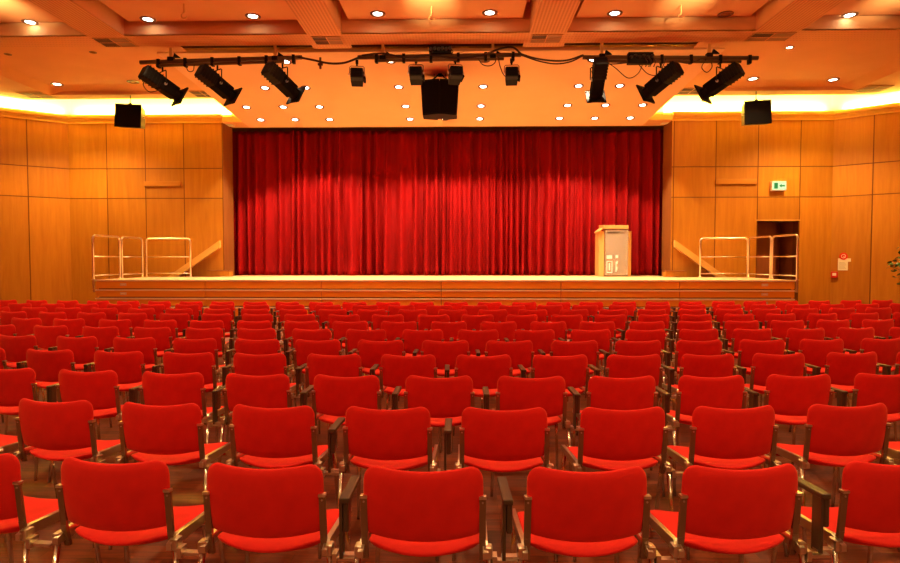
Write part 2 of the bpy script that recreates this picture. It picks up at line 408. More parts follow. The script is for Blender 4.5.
# fascia edge of the lowered ceiling
pth = [(-14.1, -12), (-14.1, 13.75), (-11.3, 16.13), (11.2, 16.13), (14.1, 13.75), (14.1, -12)]
for p, q in zip(pth, pth[1:]): seg(b, p, q, -0.03, 0.0, ZC, ZC + 0.2)
struct(b.build('ceiling_border', M['ceil']), 'flat orange border of the lowered ceiling')
b = MB()
for (x0, x1) in beams_x:
    ys = [(-12.0, cross_y[4][0])] + [(cross_y[i + 1][1], cross_y[i][0]) for i in range(3, -1, -1)]
    for (a, c) in ys: flat(b, x0, x1, a, c)
struct(b.build('ceiling_beams', M['perf']), 'perforated ceiling beams running towards the stage')
b = MB()
for (a, c) in cross_y: flat(b, -XE, XE, a, c)
for i in (1, 2): flat(b, beams_x[i][0] - 0.06, beams_x[i][1] + 0.06, 12.2, 12.40)
struct(b.build('ceiling_cross_beams', M['perf_dots']), 'dotted perforated ceiling beams running across the hall')
struct(MB().bx(-13.9, 13.9, -12, 16.05, 6.50, 6.53).build('ceiling_light_block', M['ceil']))  # unseen slab added to stop cove light leaking in above the coffers
# slot behind the cross beam with its dark back
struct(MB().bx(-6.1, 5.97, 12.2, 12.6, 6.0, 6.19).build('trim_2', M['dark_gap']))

# vents at beam crossings
def vent(x0, x1, y0, y1, lab, dark=(0,), grp=None):
    t = thing('ceiling_vent', lab, 'vent', ((x0 + x1) / 2, (y0 + y1) / 2, ZC - 0.012))
    W, D = (x1 - x0) / 2, (y1 - y0) / 2
    fr = MB()
    fr.bx(-W, W, -D, -D + 0.015, -0.004, 0.010).bx(-W, W, D - 0.015, D, -0.004, 0.010).bx(-W, -W + 0.015, -D, D, -0.004, 0.010).bx(W - 0.015, W, -D, D, -0.004, 0.010)
    fr.bx(-0.008, 0.008, -D, D, -0.004, 0.010).bx(-W, W, -0.007, 0.007, -0.004, 0.010)
    fr.build('frame', M['ceil'], t)
    k = 0
    for ix in (-1, 1):
        for iy in (-1, 1):
            g = MB(); g.bx(min(0, ix * W), max(0, ix * W), min(0, iy * D), max(0, iy * D), 0.002, 0.010)
            for q in range(8):
                xx = ix * W * (q + 0.5) / 8
                g.bx(xx - 0.004, xx + 0.004, min(0, iy * D) + 0.01, max(0, iy * D) - 0.01, -0.002, 0.002)
            g.build('grille_panel', M['vent_dark'] if k in dark else M['vent_mid'], t); k += 1
vent(-6.80, -6.13, 11.72, 12.19, 'square ceiling vent on the far left beam crossing with two dark panes', (0, 1))
vent(-2.50, -1.93, 11.72, 12.15, 'square ceiling vent on the beam crossing left of centre with dark left half', (0, 1))
vent(1.77, 2.37, 11.72, 12.15, 'square ceiling vent on the beam crossing right of centre', (0,))
vent(6.00, 6.80, 11.72, 12.15, 'square ceiling vent on the far right beam crossing with one near black pane', (0,))
vent(-6.60, -6.05, 15.4, 15.95, 'dark ceiling vent above the left cove beside the stage canopy', (0, 1, 2, 3))
vent(6.0, 6.6, 15.4, 15.95, 'dark ceiling vent above the right cove beside the stage canopy', (0, 1, 2, 3))
vent(-11.1, -10.45, 15.4, 15.95, 'pale ceiling vent at the left corner of the ceiling border', ())
vent(10.5, 11.15, 15.3, 15.85, 'pale ceiling vent at the right corner of the ceiling border', ())

# sloping canopy over the stage front
PY0, PZ0, PY1, PZ1 = 12.54, 5.87, 17.0, 5.32
def pz(y): return PZ0 + (y - PY0) * (PZ1 - PZ0) / (PY1 - PY0)
b = MB()
b.prism([(-5.93, PY0, PZ0), (5.80, PY0, PZ0), (5.45, PY1, PZ1), (-5.60, PY1, PZ1)], (0, 0, 0.07))
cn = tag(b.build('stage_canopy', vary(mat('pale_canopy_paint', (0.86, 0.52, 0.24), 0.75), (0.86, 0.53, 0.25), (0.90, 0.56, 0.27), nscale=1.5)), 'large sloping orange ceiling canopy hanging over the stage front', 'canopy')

# downlights
def downlight_proto():
    t = thing('downlight', '', 'ceiling light')
    r_ = MB(); n = 20
    for k in range(n):
        a0, a1 = 2 * PI * k / n, 2 * PI * (k + 1) / n
        for (ra, za, rb, zb) in ((0.15, 0.0, 0.145, -0.012), (0.145, -0.012, 0.095, -0.008), (0.095, -0.008, 0.085, 0.0)):
            r_.poly([(ra * math.cos(a0), ra * math.sin(a0), za), (ra * math.cos(a1), ra * math.sin(a1), za), (rb * math.cos(a1), rb * math.sin(a1), zb), (rb * math.cos(a0), rb * math.sin(a0), zb)])
    r_.build('ring', M['rim'], t)
    MB().cyl((0, 0, -0.004), (0, 0, -0.002), 0.092, n=20).build('lens', M['lamp'], t)
    return t
dproto = None
def downlight(x, y, z, lab, on=True, tilt=0.0, grp=None, sc=1.0):
    global dproto
    if dproto is None:
        dproto = downlight_proto(); t = dproto
    else: t = dup(dproto, (0, 0, 0), 0)
    t.location = (x, y, z - 0.003); t.rotation_euler = (tilt, 0, 0); t.scale = (sc, sc, sc)
    t['label'] = lab
    if grp: t['group'] = grp
    if not on:
        for c in t.children:
            if c.name.startswith('lens'):
                c.data = c.data.copy(); c.data.materials[0] = M['lamp_off']
    return t
TILT = math.atan((PZ1 - PZ0) / (PY1 - PY0))
cw = {-5.1: 'first column from the left', -4.17: 'second column from the left', -3.25: 'third column from the left', -1.04: 'fourth column from the left',
      -0.05: 'middle column, behind the hanging speaker', 0.91: 'fourth column from the right', 3.12: 'third column from the right', 4.06: 'second column from the right', 4.99: 'first column from the right'}
rw_ = {12.95: 'front', 14.3: 'second', 15.5: 'third', 16.41: 'rearmost'}
rowsP = {12.95: (-3.35, -1.1, 3.2), 14.3: (-4.25, -3.28, -1.07, 0.92, 3.16, 4.12), 15.5: (-5.13, -4.18, -3.24, -1.02, 0.91, 3.11, 4.07, 5.01), 16.41: (-5.07, -4.13, -3.18, -0.99, -0.05, 0.90, 3.05, 4.0, 4.95)}
for y, xs in rowsP.items():
    for x in xs:
        key = min(cw, key=lambda k: abs(k - x))
        downlight(x, y, pz(y), 'lit downlight in the %s canopy row, %s' % (rw_[y], cw[key]), True, TILT, 'downlights in the stage canopy', 0.8)
        light('SPOT', 'stage_downlight', (x, y, pz(y) - 0.05), STAGE_W * (1.25 if y > 16 else 0.8), STAGE_COL, spot_size=R(78 if y < 16 else (112 if abs(x) < 4.5 else 96)), spot_blend=0.5 if y < 16 else 0.25, shadow_soft_size=0.05)
downlight(0.91, 12.94, pz(12.94), 'unlit round downlight in the front row of the stage canopy near the centre', False, TILT, None, 0.8)
for x, y, z, lab in ((-7.85, 11.5, 6.13, 'lit downlight in the outermost left coffer'), (-5.52, 11.41, 6.13, 'lit downlight in the second coffer from the left, its left one'),
        (-3.48, 11.31, 6.13, 'lit downlight in the second coffer from the left, its right one'), (-1.13, 11.25, 6.13, 'lit downlight in the central coffer left of the ceiling hook'),
        (0.94, 11.25, 6.13, 'lit downlight in the central coffer right of the ceiling hook'), (3.25, 11.32, 6.13, 'lit downlight in the coffer right of the central one'),
        (7.64, 11.5, 6.13, 'lit downlight in the outermost right coffer'), (-9.75, 15.03, 5.985, 'lit downlight in the flat ceiling field above the left corner cove'),
        (7.23, 12.79, 5.985, 'small lit downlight beside the right beam vent'), (7.51, 14.95, 5.985, 'lit downlight above the right hanging speaker'),
        (9.51, 15.07, 5.985, 'lit downlight above the right corner cove')):
    downlight(x, y, z, lab, sc=0.95 if '12.79' not in str(y) else 0.6)
    light('SPOT', 'house_light', (x, y, min(z - 0.06, 5.86)), (320 if '15.0' in '%.2f' % y else 25), spot_size=R(125), spot_blend=0.7, shadow_soft_size=0.08)
for x, y, z, lab in ((-7.73, 14.87, 5.985, 'unlit round downlight beside the leftmost profile spotlight'), (5.31, 11.4, 6.13, 'unlit round downlight at the right edge of the coffer above the truss'),
        (-9.32, 12.84, 5.985, 'unlit small fitting in the left ceiling field, its left one'), (-7.42, 12.76, 5.985, 'unlit small fitting in the left ceiling field, its right one')):
    downlight(x, y, z, lab, on=False, sc=0.95 if 'round' in lab else 0.5)
# hooks under the coffers
for x, y, lab in ((-4.52, 10.75, 'small ceiling hook left above the lighting bar'), (-0.12, 10.95, 'small ceiling hook in the bright glow of the central coffer'), (4.35, 11.0, 'small ceiling hook in the bright glow right of the central coffer')):
    t = thing('ceiling_hook', lab, 'hook', (x, y, 6.13))
    MB().cyl((0, 0, 0), (0, 0, -0.16), 0.012).build('stem', M['rod'], t)
    MB().tube([(0.05 * math.cos(a), 0, -0.21 + 0.05 * math.sin(a)) for a in [PI / 2 + 1.5 * PI * k / 10 for k in range(11)]], 0.010).build('hook_end', M['rod'], t)

# ------------------------------------------------------------------ stage
struct(MB().bx(XL1, XR0, 16.4, 18.9, 0, ZS - 0.003).build('floor_stage', M['deck']), 'pale wooden fixed stage floor')
SX0, SX1, SY0, SY1 = -8.25, 8.11, 14.0, 16.4
stage = thing('stage_extension', 'long wooden stage platform with three stacked fascia boards', 'stage', ((SX0 + SX1) / 2, SY0, 0))
sx = (SX0 + SX1) / 2
def loc(b): bmesh.ops.translate(b.bm, vec=(-sx, -SY0, 0), verts=b.bm.verts); return b
loc(MB().bx(SX0, SX1, SY0, SY1, ZS - 0.035, ZS)).build('deck', M['deck'], stage)
loc(MB().bx(SX0 + 0.06, SX1 - 0.06, SY0 + 0.05, SY1 - 0.02, 0, ZS - 0.036)).build('core', M['dark_wood'], stage)
JX = [SX0, -5.63, -2.88, -0.06, 2.73, 5.47, SX1]
for i in range(6):
    a, c = JX[i] + 0.008, JX[i + 1] - 0.008
    for z1_, z0_ in ((ZS - 0.036, 0.90), (0.845, 0.70), (0.645, 0.49), (0.435, 0.03)):
        fb = loc(MB().bx(a, c, SY0, SY0 + 0.05, z0_, z1_)).build('fascia_board', M['fascia'], stage)
    for zz in (0.872, 0.672, 0.462):
        loc(MB().bx(a, c, SY0 - 0.03, SY0 + 0.05, zz - 0.032, zz)).build('edge_strip', M['lip'], stage)
for s0 in (SX0, SX1 - 0.04):
    loc(MB().bx(s0, s0 + 0.04, SY0 + 0.05, SY1, 0, ZS - 0.036)).build('side_panel', M['fascia'], stage)
loc(MB().bx(SX0 - 0.005, SX1 + 0.005, SY0 - 0.02, SY0 + 0.06, ZS - 0.03, ZS + 0.004)).build('nosing', M['lip'], stage)
for hx in (-7.58, 7.42):
    for hz in (0.99, 0.775, 0.57):
        hp = loc(MB().bx(hx - 0.075, hx + 0.075, SY0 - 0.006, SY0, hz - 0.03, hz + 0.03, 0.002)).build('handle_plate', M['pale_metal'], stage)
        loc(MB().bx(hx - 0.05, hx + 0.05, SY0 - 0.009, SY0 - 0.006, hz - 0.015, hz + 0.012)).build('grip', M['lip'], hp)

# railings
def railing(p, q, lab, low=False):
    p = Vector(p); q = Vector(q); L = (q - p).length; a = math.atan2(q.y - p.y, q.x - p.x)
    t = thing('stage_railing', lab, 'railing', (p.x, p.y, ZS), a, 'railings on the stage ends')
    H = 1.05; r = 0.024; c = 0.09
    pts = [(0, 0, -0.28 if low else 0.004), (0, 0, H - c)]
    for k in range(1, 7): an = PI - k * PI / 12; pts.append((c + c * math.cos(an), 0, H - c + c * math.sin(an)))
    for k in range(0, 7): an = PI / 2 - k * PI / 12; pts.append((L - c + c * math.cos(an), 0, H - c + c * math.sin(an)))
    pts.append((L, 0, 0.004))
    MB().tube(pts, r, 10).build('frame_tube', M['steel'], t, True)
    for z in (0.55, 0.10):
        MB().cyl((0.01, 0, z), (L - 0.01, 0, z), 0.013).build('cross_bar', M['steel'], t, True)
    for x in (0, L):
        MB().cyl((x, 0, 0.0), (x, 0, 0.012), 0.045).build('base_flange', M['steel'], t)
    return t
railing((-8.29, 14.0), (-8.24, 15.02), 'steel tube railing on the left stage end nearest the audience', True)
railing((-8.22, 15.08), (-8.20, 16.02), 'steel tube railing on the left stage end, middle one beside the back corner')
railing((-8.24, 16.3), (-7.02, 16.3), 'steel tube railing on the left rear stage edge, facing the audience')
railing((8.15, 14.0), (8.10, 15.02), 'steel tube railing on the right stage end nearest the audience', True)
railing((8.09, 15.08), (8.07, 16.2), 'steel tube railing on the right stage end in front of the door recess')
railing((6.83, 16.3), (8.09, 16.3), 'steel tube railing on the right rear stage edge, facing the audience')

# stair handrail boards on the wall
for s_, pts, lab in ((-1, ((-6.45, 2.12), (-8.2, 0.92)), 'sloping maple handrail board on the wall left of the curtain'), (1, ((6.36, 2.12), (8.05, 0.92)), 'sloping maple handrail board on the wall right of the curtain')):
    (xa, za), (xb, zb) = pts
    b = MB(); b.prism([(xa, 16.88, za), (xb, 16.88, zb), (xb, 16.88, zb - 0.2), (xa, 16.88, za - 0.2)], (0, 0.115, 0))
    t = tag(b.build('wall_handrail', M['cornice']), lab, 'handrail', 'sloping handrail boards')
# small wood shelves / strips on the wall
for x0, x1, z0, z1, lab in ((-8.62, -7.57, 3.66, 3.80, 'flat maple wall strip left of the stage'), (7.50, 8.62, 3.68, 3.82, 'flat maple wall strip right of the stage')):
    tag(MB().bx(x0, x1, 16.94, 16.998, z0, z1, 0.005).build('wall_strip', M['wood_h']), lab, 'wall strip', 'flat wall strips')
for x0, x1, lab in ((-6.72, -6.1, 'low dark topped wooden step at the left end of the curtain'), (6.04, 6.62, 'low dark topped wooden step at the right end of the curtain')):
    t = thing('low_step', lab, 'step', ((x0 + x1) / 2, 16.82, ZS)); W = (x1 - x0) / 2
    MB().bx(-W, W, -0.14, 0.14, 0.155, 0.175).build('top', M['dark_wood'], t)
    for k in (-1, 1): MB().bx(k * W - 0.02 * (k > 0) , k * W + 0.02 * (k < 0), -0.13, 0.13, 0.001, 0.14).build('side', M['wood'], t)
    MB().bx(-W + 0.021, W - 0.021, -0.13, -0.10, 0.001, 0.154).build('riser', M['wood'], t)

# curtains
random.seed(4)
def curtain(x0, x1, y, lab, seed):
    rnd = random.Random(seed); W = x1 - x0; n = int(W / 0.02); nz = 30; zt, zb = 5.45, ZS + 0.012
    # irregular folds: cumulative phase
    ph = []; p = 0.0; wl = 0.26
    for i in range(n + 1):
        if i % 16 == 0: wl = rnd.choice((0.16, 0.22, 0.28, 0.36, 0.46))
        p += 2 * PI * (W / n) / wl; ph.append(p)
    amp = [0.0] * (n + 1); k = 0
    av = [rnd.uniform(0.05, 0.17) for _ in range(n // 10 + 3)]
    for i in range(n + 1):
        u = i / 10; a = int(u); fq = u - a; amp[i] = av[a] * (1 - fq) + av[a + 1] * fq
    bmm = bmesh.new(); V = []
    for j in range(nz + 1):
        t = j / nz; z = zt + (zb - zt) * t; rowv = []
        for i in range(n + 1):
            x = x0 + W * i / n
            a = amp[i] * (0.55 + 0.55 * t)
            dx = 0.03 * math.sin(ph[i] * 0.37 + 2.2 * t + seed) * t
            yy = y + a * math.sin(ph[i]) + 0.35 * a * math.sin(2 * ph[i] + 1.0 + t) + 0.04 * math.sin(x * 1.3 + seed)
            if t > 0.9:      # the hem breaks on the floor here and there
                q = (t - 0.9) / 0.1
                yy -= 0.12 * q * max(0, math.sin(x * 2.7 + seed)) * (0.5 + 0.5 * math.sin(ph[i] * 0.5))
            rowv.append(bmm.verts.new((x + dx, yy, z)))
        V.append(rowv)
    for j in range(nz):
        for i in range(n): bmm.faces.new((V[j][i], V[j + 1][i], V[j + 1][i + 1], V[j][i + 1]))
    b = MB(); b.bm.free(); b.bm = bmm
    o = b.build('stage_curtain', M['curtain'], None, True)
    md = o.modifiers.new('thick', 'SOLIDIFY'); md.thickness = 0.012
    return tag(o, lab, 'curtain', 'stage curtains')
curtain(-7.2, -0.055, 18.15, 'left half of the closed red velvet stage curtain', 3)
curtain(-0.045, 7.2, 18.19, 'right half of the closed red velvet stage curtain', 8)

# lectern
t = thing('lectern', 'light wooden lectern with clear front panel standing on the stage', 'lectern', (4.755, 17.15, ZS))
H = 1.44
for s_ in (-1, 1):
    x0 = s_ * 0.34; x1 = s_ * 0.46
    MB().prism([(x0, -0.16, 0.001), (x1, -0.02, 0.001), (x1, 0.42, 0.001), (x0, 0.42, 0.001)], (0, 0, H - 0.16)).build('side_wing', M['lect_wood'], t)
MB().bx(-0.34, 0.34, -0.14, -0.10, 0.001, H - 0.10).build('front_panel', mat('tan_front_panel', (0.30, 0.15, 0.055), 0.3), t)
gm = mat('clear_acrylic', (0.95, 0.85, 0.7), 0.06); gm.node_tree.nodes['Principled BSDF'].inputs['Transmission Weight'].default_value = 0.75
ac = MB().bx(-0.31, 0.33, -0.185, -0.175, 0.04, H - 0.12).build('acrylic_sheet', gm, t)
for q in ((-0.28, 0.08), (0.30, 0.08), (-0.28, H - 0.16), (0.30, H - 0.16)):
    MB().cyl((q[0], -0.19, q[1]), (q[0], -0.14, q[1]), 0.010).build('spacer', M['steel'], ac)
MB().prism([(-0.35, -0.20, H - 0.10), (-0.35, 0.46, H - 0.06), (-0.35, 0.46, H + 0.04), (-0.35, -0.20, H)], (0.68, 0, 0)).build('top', M['lect_wood'], t)
MB().prism([(-0.50, -0.18, H - 0.20), (-0.36, -0.18, H - 0.09), (-0.36, 0.40, H - 0.09), (-0.50, 0.40, H - 0.20)], (0, 0, 0.03)).build('side_flap', M['lect_wood'], t)
MB().bx(-0.26, 0.08, -0.192, -0.186, H - 0.225, H - 0.19).bx(0.11, 0.25, -0.192, -0.186, H - 0.215, H - 0.20).build('name_lettering', mat('dark_brown_letters', (0.10, 0.05, 0.02), 0.5), ac)

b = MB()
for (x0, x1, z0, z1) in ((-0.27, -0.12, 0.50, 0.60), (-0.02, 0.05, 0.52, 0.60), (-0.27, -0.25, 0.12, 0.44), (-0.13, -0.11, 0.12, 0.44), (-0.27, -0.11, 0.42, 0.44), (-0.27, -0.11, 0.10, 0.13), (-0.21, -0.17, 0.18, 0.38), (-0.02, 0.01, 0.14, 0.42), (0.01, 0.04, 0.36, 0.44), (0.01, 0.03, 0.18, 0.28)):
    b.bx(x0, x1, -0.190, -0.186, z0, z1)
b.build('painted_reflection', M['white'], ac)  # pale blocks painted on in place of a reflection in the acrylic

# ------------------------------------------------------------------ lighting bars
BY = 12.3
def bar(x0, z0, x1, z1, lab):
    t = thing('lighting_bar', lab, 'lighting bar', (x0, BY, z0), 0, 'lighting bars under the ceiling')
    d = Vector((x1 - x0, 0, z1 - z0))
    MB().cyl((0, 0, 0), d, 0.042, n=14).build('top_tube', M['pipe'], t, True)
    s = d * (0.35 / d.length); e = d - s
    MB().cyl((s.x, -0.03, s.z - 0.085), (e.x, -0.03, e.z - 0.085), 0.030, n=12).build('lower_tube', M['pipe'], t, True)
    n = int(d.x / 0.5)
    for k in range(n):
        p = d * ((k + 0.7) / n)
        MB().bx(p.x - 0.03, p.x + 0.03, -0.06, 0.04, p.z - 0.125, p.z + 0.05, 0.01).build('clamp', M['black'], t)
    return t
bar(-6.16, 5.61, -2.83, 5.69, 'left lighting bar carrying three profile spotlights')
bar(-1.69, 5.68, 1.62, 5.71, 'middle lighting bar carrying four small floodlights')
bar(2.86, 5.65, 6.35, 5.61, 'right lighting bar carrying three profile spotlights')
for i, (x, lab) in enumerate(((-5.52, 'ochre hanger rod above the left end of the left lighting bar'), (-3.38, 'ochre hanger rod above the right end of the left lighting bar'),
        (-1.18, 'ochre hanger rod above the left part of the middle lighting bar'), (1.05, 'ochre hanger rod above the right part of the middle lighting bar'),
        (3.24, 'ochre hanger rod above the left end of the right lighting bar'), (5.38, 'ochre hanger rod above the right end of the right lighting bar'))):
    t = thing('hanger_rod', lab, 'hanger', (x, BY, 5.6), 0, 'hanger rods above the lighting bars')
    MB().bx(-0.028, 0.028, -0.02, 0.02, 0.04, 0.42).build('rod', M['rod'], t)
    b = MB(); b.bx(-0.06, 0.06, -0.06, 0.06, 0.03, 0.11, 0.015)
    b.prism([(0.05, -0.03, 0.10), (0.20, -0.03, 0.10), (0.08, -0.03, 0.19)], (0, 0.06, 0)).build('bracket', M['black'], t)

# profile spotlight: body axis along local +X pointing to the lens, origin at the yoke pivot
def profile_spot():
    t = thing('profile_spotlight', '', 'spotlight')
    h = MB(); h.box((-0.26, 0, 0), (0.42, 0.29, 0.29), None, 0.04)
    for k in range(5): h.bx(-0.42 + k * 0.075, -0.40 + k * 0.075, -0.15, 0.15, -0.15, 0.15)
    h.build('lamp_housing', M['black'], t)
    g = MB(); g.box((0.12, 0, 0), (0.46, 0.26, 0.28), None, 0.03)
    g.bx(-0.1, 0.40, -0.142, -0.128, 0.02, 0.05).bx(-0.1, 0.40, 0.128, 0.142, 0.02, 0.05)
    g.build('barrel', M['grille'], t)
    MB().cyl((0.30, 0, 0), (0.46, 0, 0), 0.140, 0.145, 20).build('lens_tube', M['black'], t)
    f = MB(); fs = 0.215
    f.bx(0.44, 0.462, -fs, fs, -fs, -0.115).bx(0.44, 0.462, -fs, fs, 0.115, fs).bx(0.44, 0.47, -fs, -0.115, -fs, fs).bx(0.44, 0.47, 0.115, fs, -fs, fs)
    f.build('filter_frame', M['black'], t)
    MB().cyl((0.448, 0, 0), (0.452, 0, 0), 0.118, n=20).build('lens', mat('dark_lens_glass', (0.01, 0.008, 0.006), 0.5) if 'dark_lens_glass' not in bpy.data.materials else bpy.data.materials['dark_lens_glass'], t)
    for s_ in (-1, 1): MB().cyl((0.02, s_ * 0.165, 0.0), (0.02, s_ * 0.11, 0.0), 0.03).build('pivot_knob', M['alu'], t)
    return t
def aim(t, loc_, d):
    x = Vector(d).normalized(); z = Vector((0, 0, 1)); y = z.cross(x).normalized(); z = x.cross(y)
    t.rotation_euler = Matrix((x, y, z)).transposed().to_euler(); t.location = loc_
def profile_all():
    specs = [((-6.02, 5.40), (-5.42, 4.93), 0.75, 'profile spotlight hanging at the far left end of the left bar', 5.62),
             ((-4.87, 5.43), (-4.30, 4.92), 0.75, 'profile spotlight in the middle of the left bar', 5.64),
             ((-3.51, 5.46), (-2.98, 4.95), 0.75, 'profile spotlight at the right end of the left bar', 5.67),
             ((3.16, 5.45), (3.19, 4.98), 0.55, 'profile spotlight pointing straight at the stage on the right bar', 5.65),
             ((4.75, 5.42), (4.13, 4.92), 0.75, 'profile spotlight in the middle of the right bar', 5.63),
             ((5.96, 5.40), (5.29, 4.90), 0.75, 'profile spotlight hanging at the far right end of the right bar', 5.61)]
    bodies = [profile_spot()]
    for _ in specs[1:]: bodies.append(dup(bodies[0], (0, 0, 0), 0))
    for (a, b_, dp, lab, bz), t in zip(specs, bodies):
        t['label'] = lab; t['group'] = 'profile spotlights on the lighting bars'
        A = Vector((a[0], BY - dp * 0.5, a[1])); B = Vector((b_[0], BY + dp * 0.5, b_[1])); d = (B - A).normalized(); mid = (A + B) / 2
        aim(t, mid, d); t.scale = (0.9, 0.92, 0.92)
        Rm = t.rotation_euler.to_matrix().transposed()
        up_ = Rm @ Vector((0, 0, 1)); hgt = (bz - mid.z - 0.18) / 0.92
        l_ = Vector((0.02, -0.17, 0)); r_ = Vector((0.02, 0.17, 0)); base = Vector((0.02, 0, 0)); u = up_ * hgt
        MB().tube([l_, l_ + u * 0.95, base + u + Vector((0, -0.14, 0)), base + u + Vector((0, 0.14, 0)), r_ + u * 0.95, r_], 0.013, 6).build('yoke', M['black'], t)
        MB().cyl(base + u, base + u + up_ * 0.13, 0.020).build('hook_clamp', M['black'], t)
profile_all()

def flood():
    t = thing('floodlight', '', 'floodlight')
    b = MB(); b.box((0, 0, -0.03), (0.27, 0.24, 0.26), None, 0.03)
    b.prism([(-0.135, 0.05, -0.16), (0.135, 0.05, -0.16), (0.12, 0.22, -0.22), (-0.12, 0.22, -0.22)], (0, 0, 0.2)); b.build('housing', M['black'], t)
    v = MB()
    for k in range(5): v.bx(-0.10, 0.10, -0.125, -0.118, -0.12 + k * 0.04, -0.10 + k * 0.04)
    v.build('vent_fins', M['grille'], t)
    MB().tube([(-0.155, 0, -0.03), (-0.155, 0, 0.17), (-0.13, 0, 0.20), (0.13, 0, 0.20), (0.155, 0, 0.17), (0.155, 0, -0.03)], 0.012, 6).build('yoke', M['post'], t)
    MB().cyl((0, 0, 0.20), (0, 0, 0.34), 0.018).bx(-0.03, 0.03, -0.03, 0.03, 0.27, 0.36).build('hook_clamp', M['black'], t)
    for s_ in (-1, 1): MB().cyl((s_ * 0.15, 0, -0.03), (s_ * 0.185, 0, -0.03), 0.028).build('knob', M['alu'], t)
    MB().prism([(0.135, 0.0, 0.08), (0.19, 0.0, -0.10), (0.17, 0.0, -0.15), (0.13, 0.0, -0.10)], (0, 0.2, 0)).build('barn_door', M['black'], t)
    return t
fl = flood()
fp = [(-1.71, 5.32, 0.12, 'leftmost small floodlight on the middle bar'), (-0.51, 5.34, 0.0, 'small floodlight on the middle bar left of the hanging speaker pair'),
      (0.30, 5.34, 0.25, 'small floodlight on the middle bar right of the hanging speaker pair'), (1.43, 5.32, -0.05, 'rightmost small floodlight on the middle bar')]
for i, (x, z, rz, lab) in enumerate(fp):
    q = fl if i == 0 else dup(fl, (0, 0, 0), 0)
    q.location = (x, BY, z + 0.035); q.scale = (0.95, 0.9, 0.82); q.rotation_euler = (R(-12), 0, rz); q['label'] = lab; q['group'] = 'small floodlights on the middle bar'

# connector boxes on the bars
def cbox(x, z, W, H_, lab, blue=False, seed=1):
    rnd = random.Random(seed)
    t = thing('connector_box', lab, 'connector box', (x, BY - 0.05, z))
    MB().box((0, 0, 0), (W, 0.16, H_), None, 0.02).build('box', M['black'], t)
    m = mat('blue_grey_plug', (0.05, 0.07, 0.09), 0.4) if blue else M['cable']
    for k in range(6):
        xx = -W / 2 + (k + 0.5) * W / 6
        MB().cyl((xx, -0.07, H_ * 0.1 * (k % 2)), (xx + 0.01, -0.13, H_ * 0.12 * (k % 2)), 0.035, 0.03).build('plug', m, t)
    for k in range(4):
        xx = rnd.uniform(-W / 2, W / 2)
        MB().tube([(xx, -0.10, 0), (xx + 0.05, -0.14, -H_ * 0.5), (xx + 0.02, -0.10, -H_ * 0.9)], 0.010, 6).build('pigtail', M['cable'], t)
cbox(-0.01, 5.79, 0.46, 0.13, 'blue grey connector box on top of the middle bar', True, 2)
cbox(3.99, 5.60, 0.50, 0.22, 'bulky black connector box on the right bar beside the straight spotlight', False, 5)

# cables
def cable(pts, r, lab, sub=10):
    P = [Vector(p) for p in pts]; out = []
    ext = [P[0] * 2 - P[1]] + P + [P[-1] * 2 - P[-2]]
    for i in range(1, len(ext) - 2):
        for k in range(sub):
            u = k / sub; a, b_, c, d = ext[i - 1], ext[i], ext[i + 1], ext[i + 2]
            out.append(0.5 * ((2 * b_) + (c - a) * u + (2 * a - 5 * b_ + 4 * c - d) * u * u + (3 * b_ - a - 3 * c + d) * u ** 3))
    out.append(P[-1])
    return tag(MB().tube(out, r, 6).build('cable', M['cable'], None, True), lab, 'cable', 'cables on the lighting bars')
y = BY - 0.05
cable([(-2.90, y, 5.68), (-2.6, y, 5.62), (-2.25, y, 5.55), (-1.95, y, 5.56), (-1.66, y, 5.66)], 0.022, 'thick cable sagging between the left and middle lighting bars')
cable([(1.58, y, 5.72), (1.9, y, 5.62), (2.25, y, 5.57), (2.55, y, 5.58), (2.86, y, 5.68)], 0.018, 'upper cable sagging between the middle and right lighting bars')
cable([(1.55, y - 0.03, 5.70), (1.95, y - 0.03, 5.56), (2.3, y - 0.03, 5.50), (2.6, y - 0.03, 5.54), (2.86, y - 0.03, 5.66)], 0.014, 'lower cable sagging between the middle and right lighting bars')
cable([(-1.6, y, 5.70), (-1.2, y, 5.74), (-0.7, y, 5.66), (-0.2, y, 5.70), (0.3, y, 5.64), (0.8, y, 5.68), (1.2, y, 5.82), (1.45, y, 5.84), (1.6, y, 5.72)], 0.020, 'dark cable lying along the middle lighting bar')
cable([(0.75, y, 5.62), (0.85, y, 5.50), (1.0, y, 5.48), (1.1, y, 5.56), (1.08, y, 5.66)], 0.010, 'thin cable loop under the middle bar beside the rightmost floodlight')
cable([(1.15, y, 5.66), (1.2, y, 5.45), (1.28, y, 5.28), (1.40, y, 5.25)], 0.009, 'thin cable feeding the rightmost floodlight')
cable([(-5.7, y, 5.05), (-5.95, y, 5.0), (-6.08, y, 5.15), (-5.98, y, 5.25), (-5.8, y, 5.2)], 0.009, 'thin cable loop beside the far left profile spotlight')
cable([(-5.2, y, 5.56), (-5.15, y, 5.42), (-5.05, y, 5.42), (-5.02, y, 5.55)], 0.009, 'small cable loop between the two left profile spotlights')
cable([(3.3, y, 5.56), (3.5, y, 5.42), (3.75, y, 5.22), (3.95, y, 5.30), (4.05, y, 5.50)], 0.009, 'thin cable loop under the black connector box, left one')
cable([(3.95, y, 5.5), (4.15, y, 5.30), (4.35, y, 5.28), (4.45, y, 5.45), (4.5, y, 5.60)], 0.009, 'thin cable loop under the black connector box, right one')
cable([(2.9, y, 5.62), (3.1, y, 5.52), (3.5, y, 5.50), (3.9, y, 5.55)], 0.012, 'cable running below the left part of the right bar')
cable([(5.3, y, 5.58), (5.22, y, 5.42), (5.32, y, 5.32), (5.42, y, 5.42), (5.40, y, 5.55)], 0.009, 'small cable loop behind the far right profile spotlight')
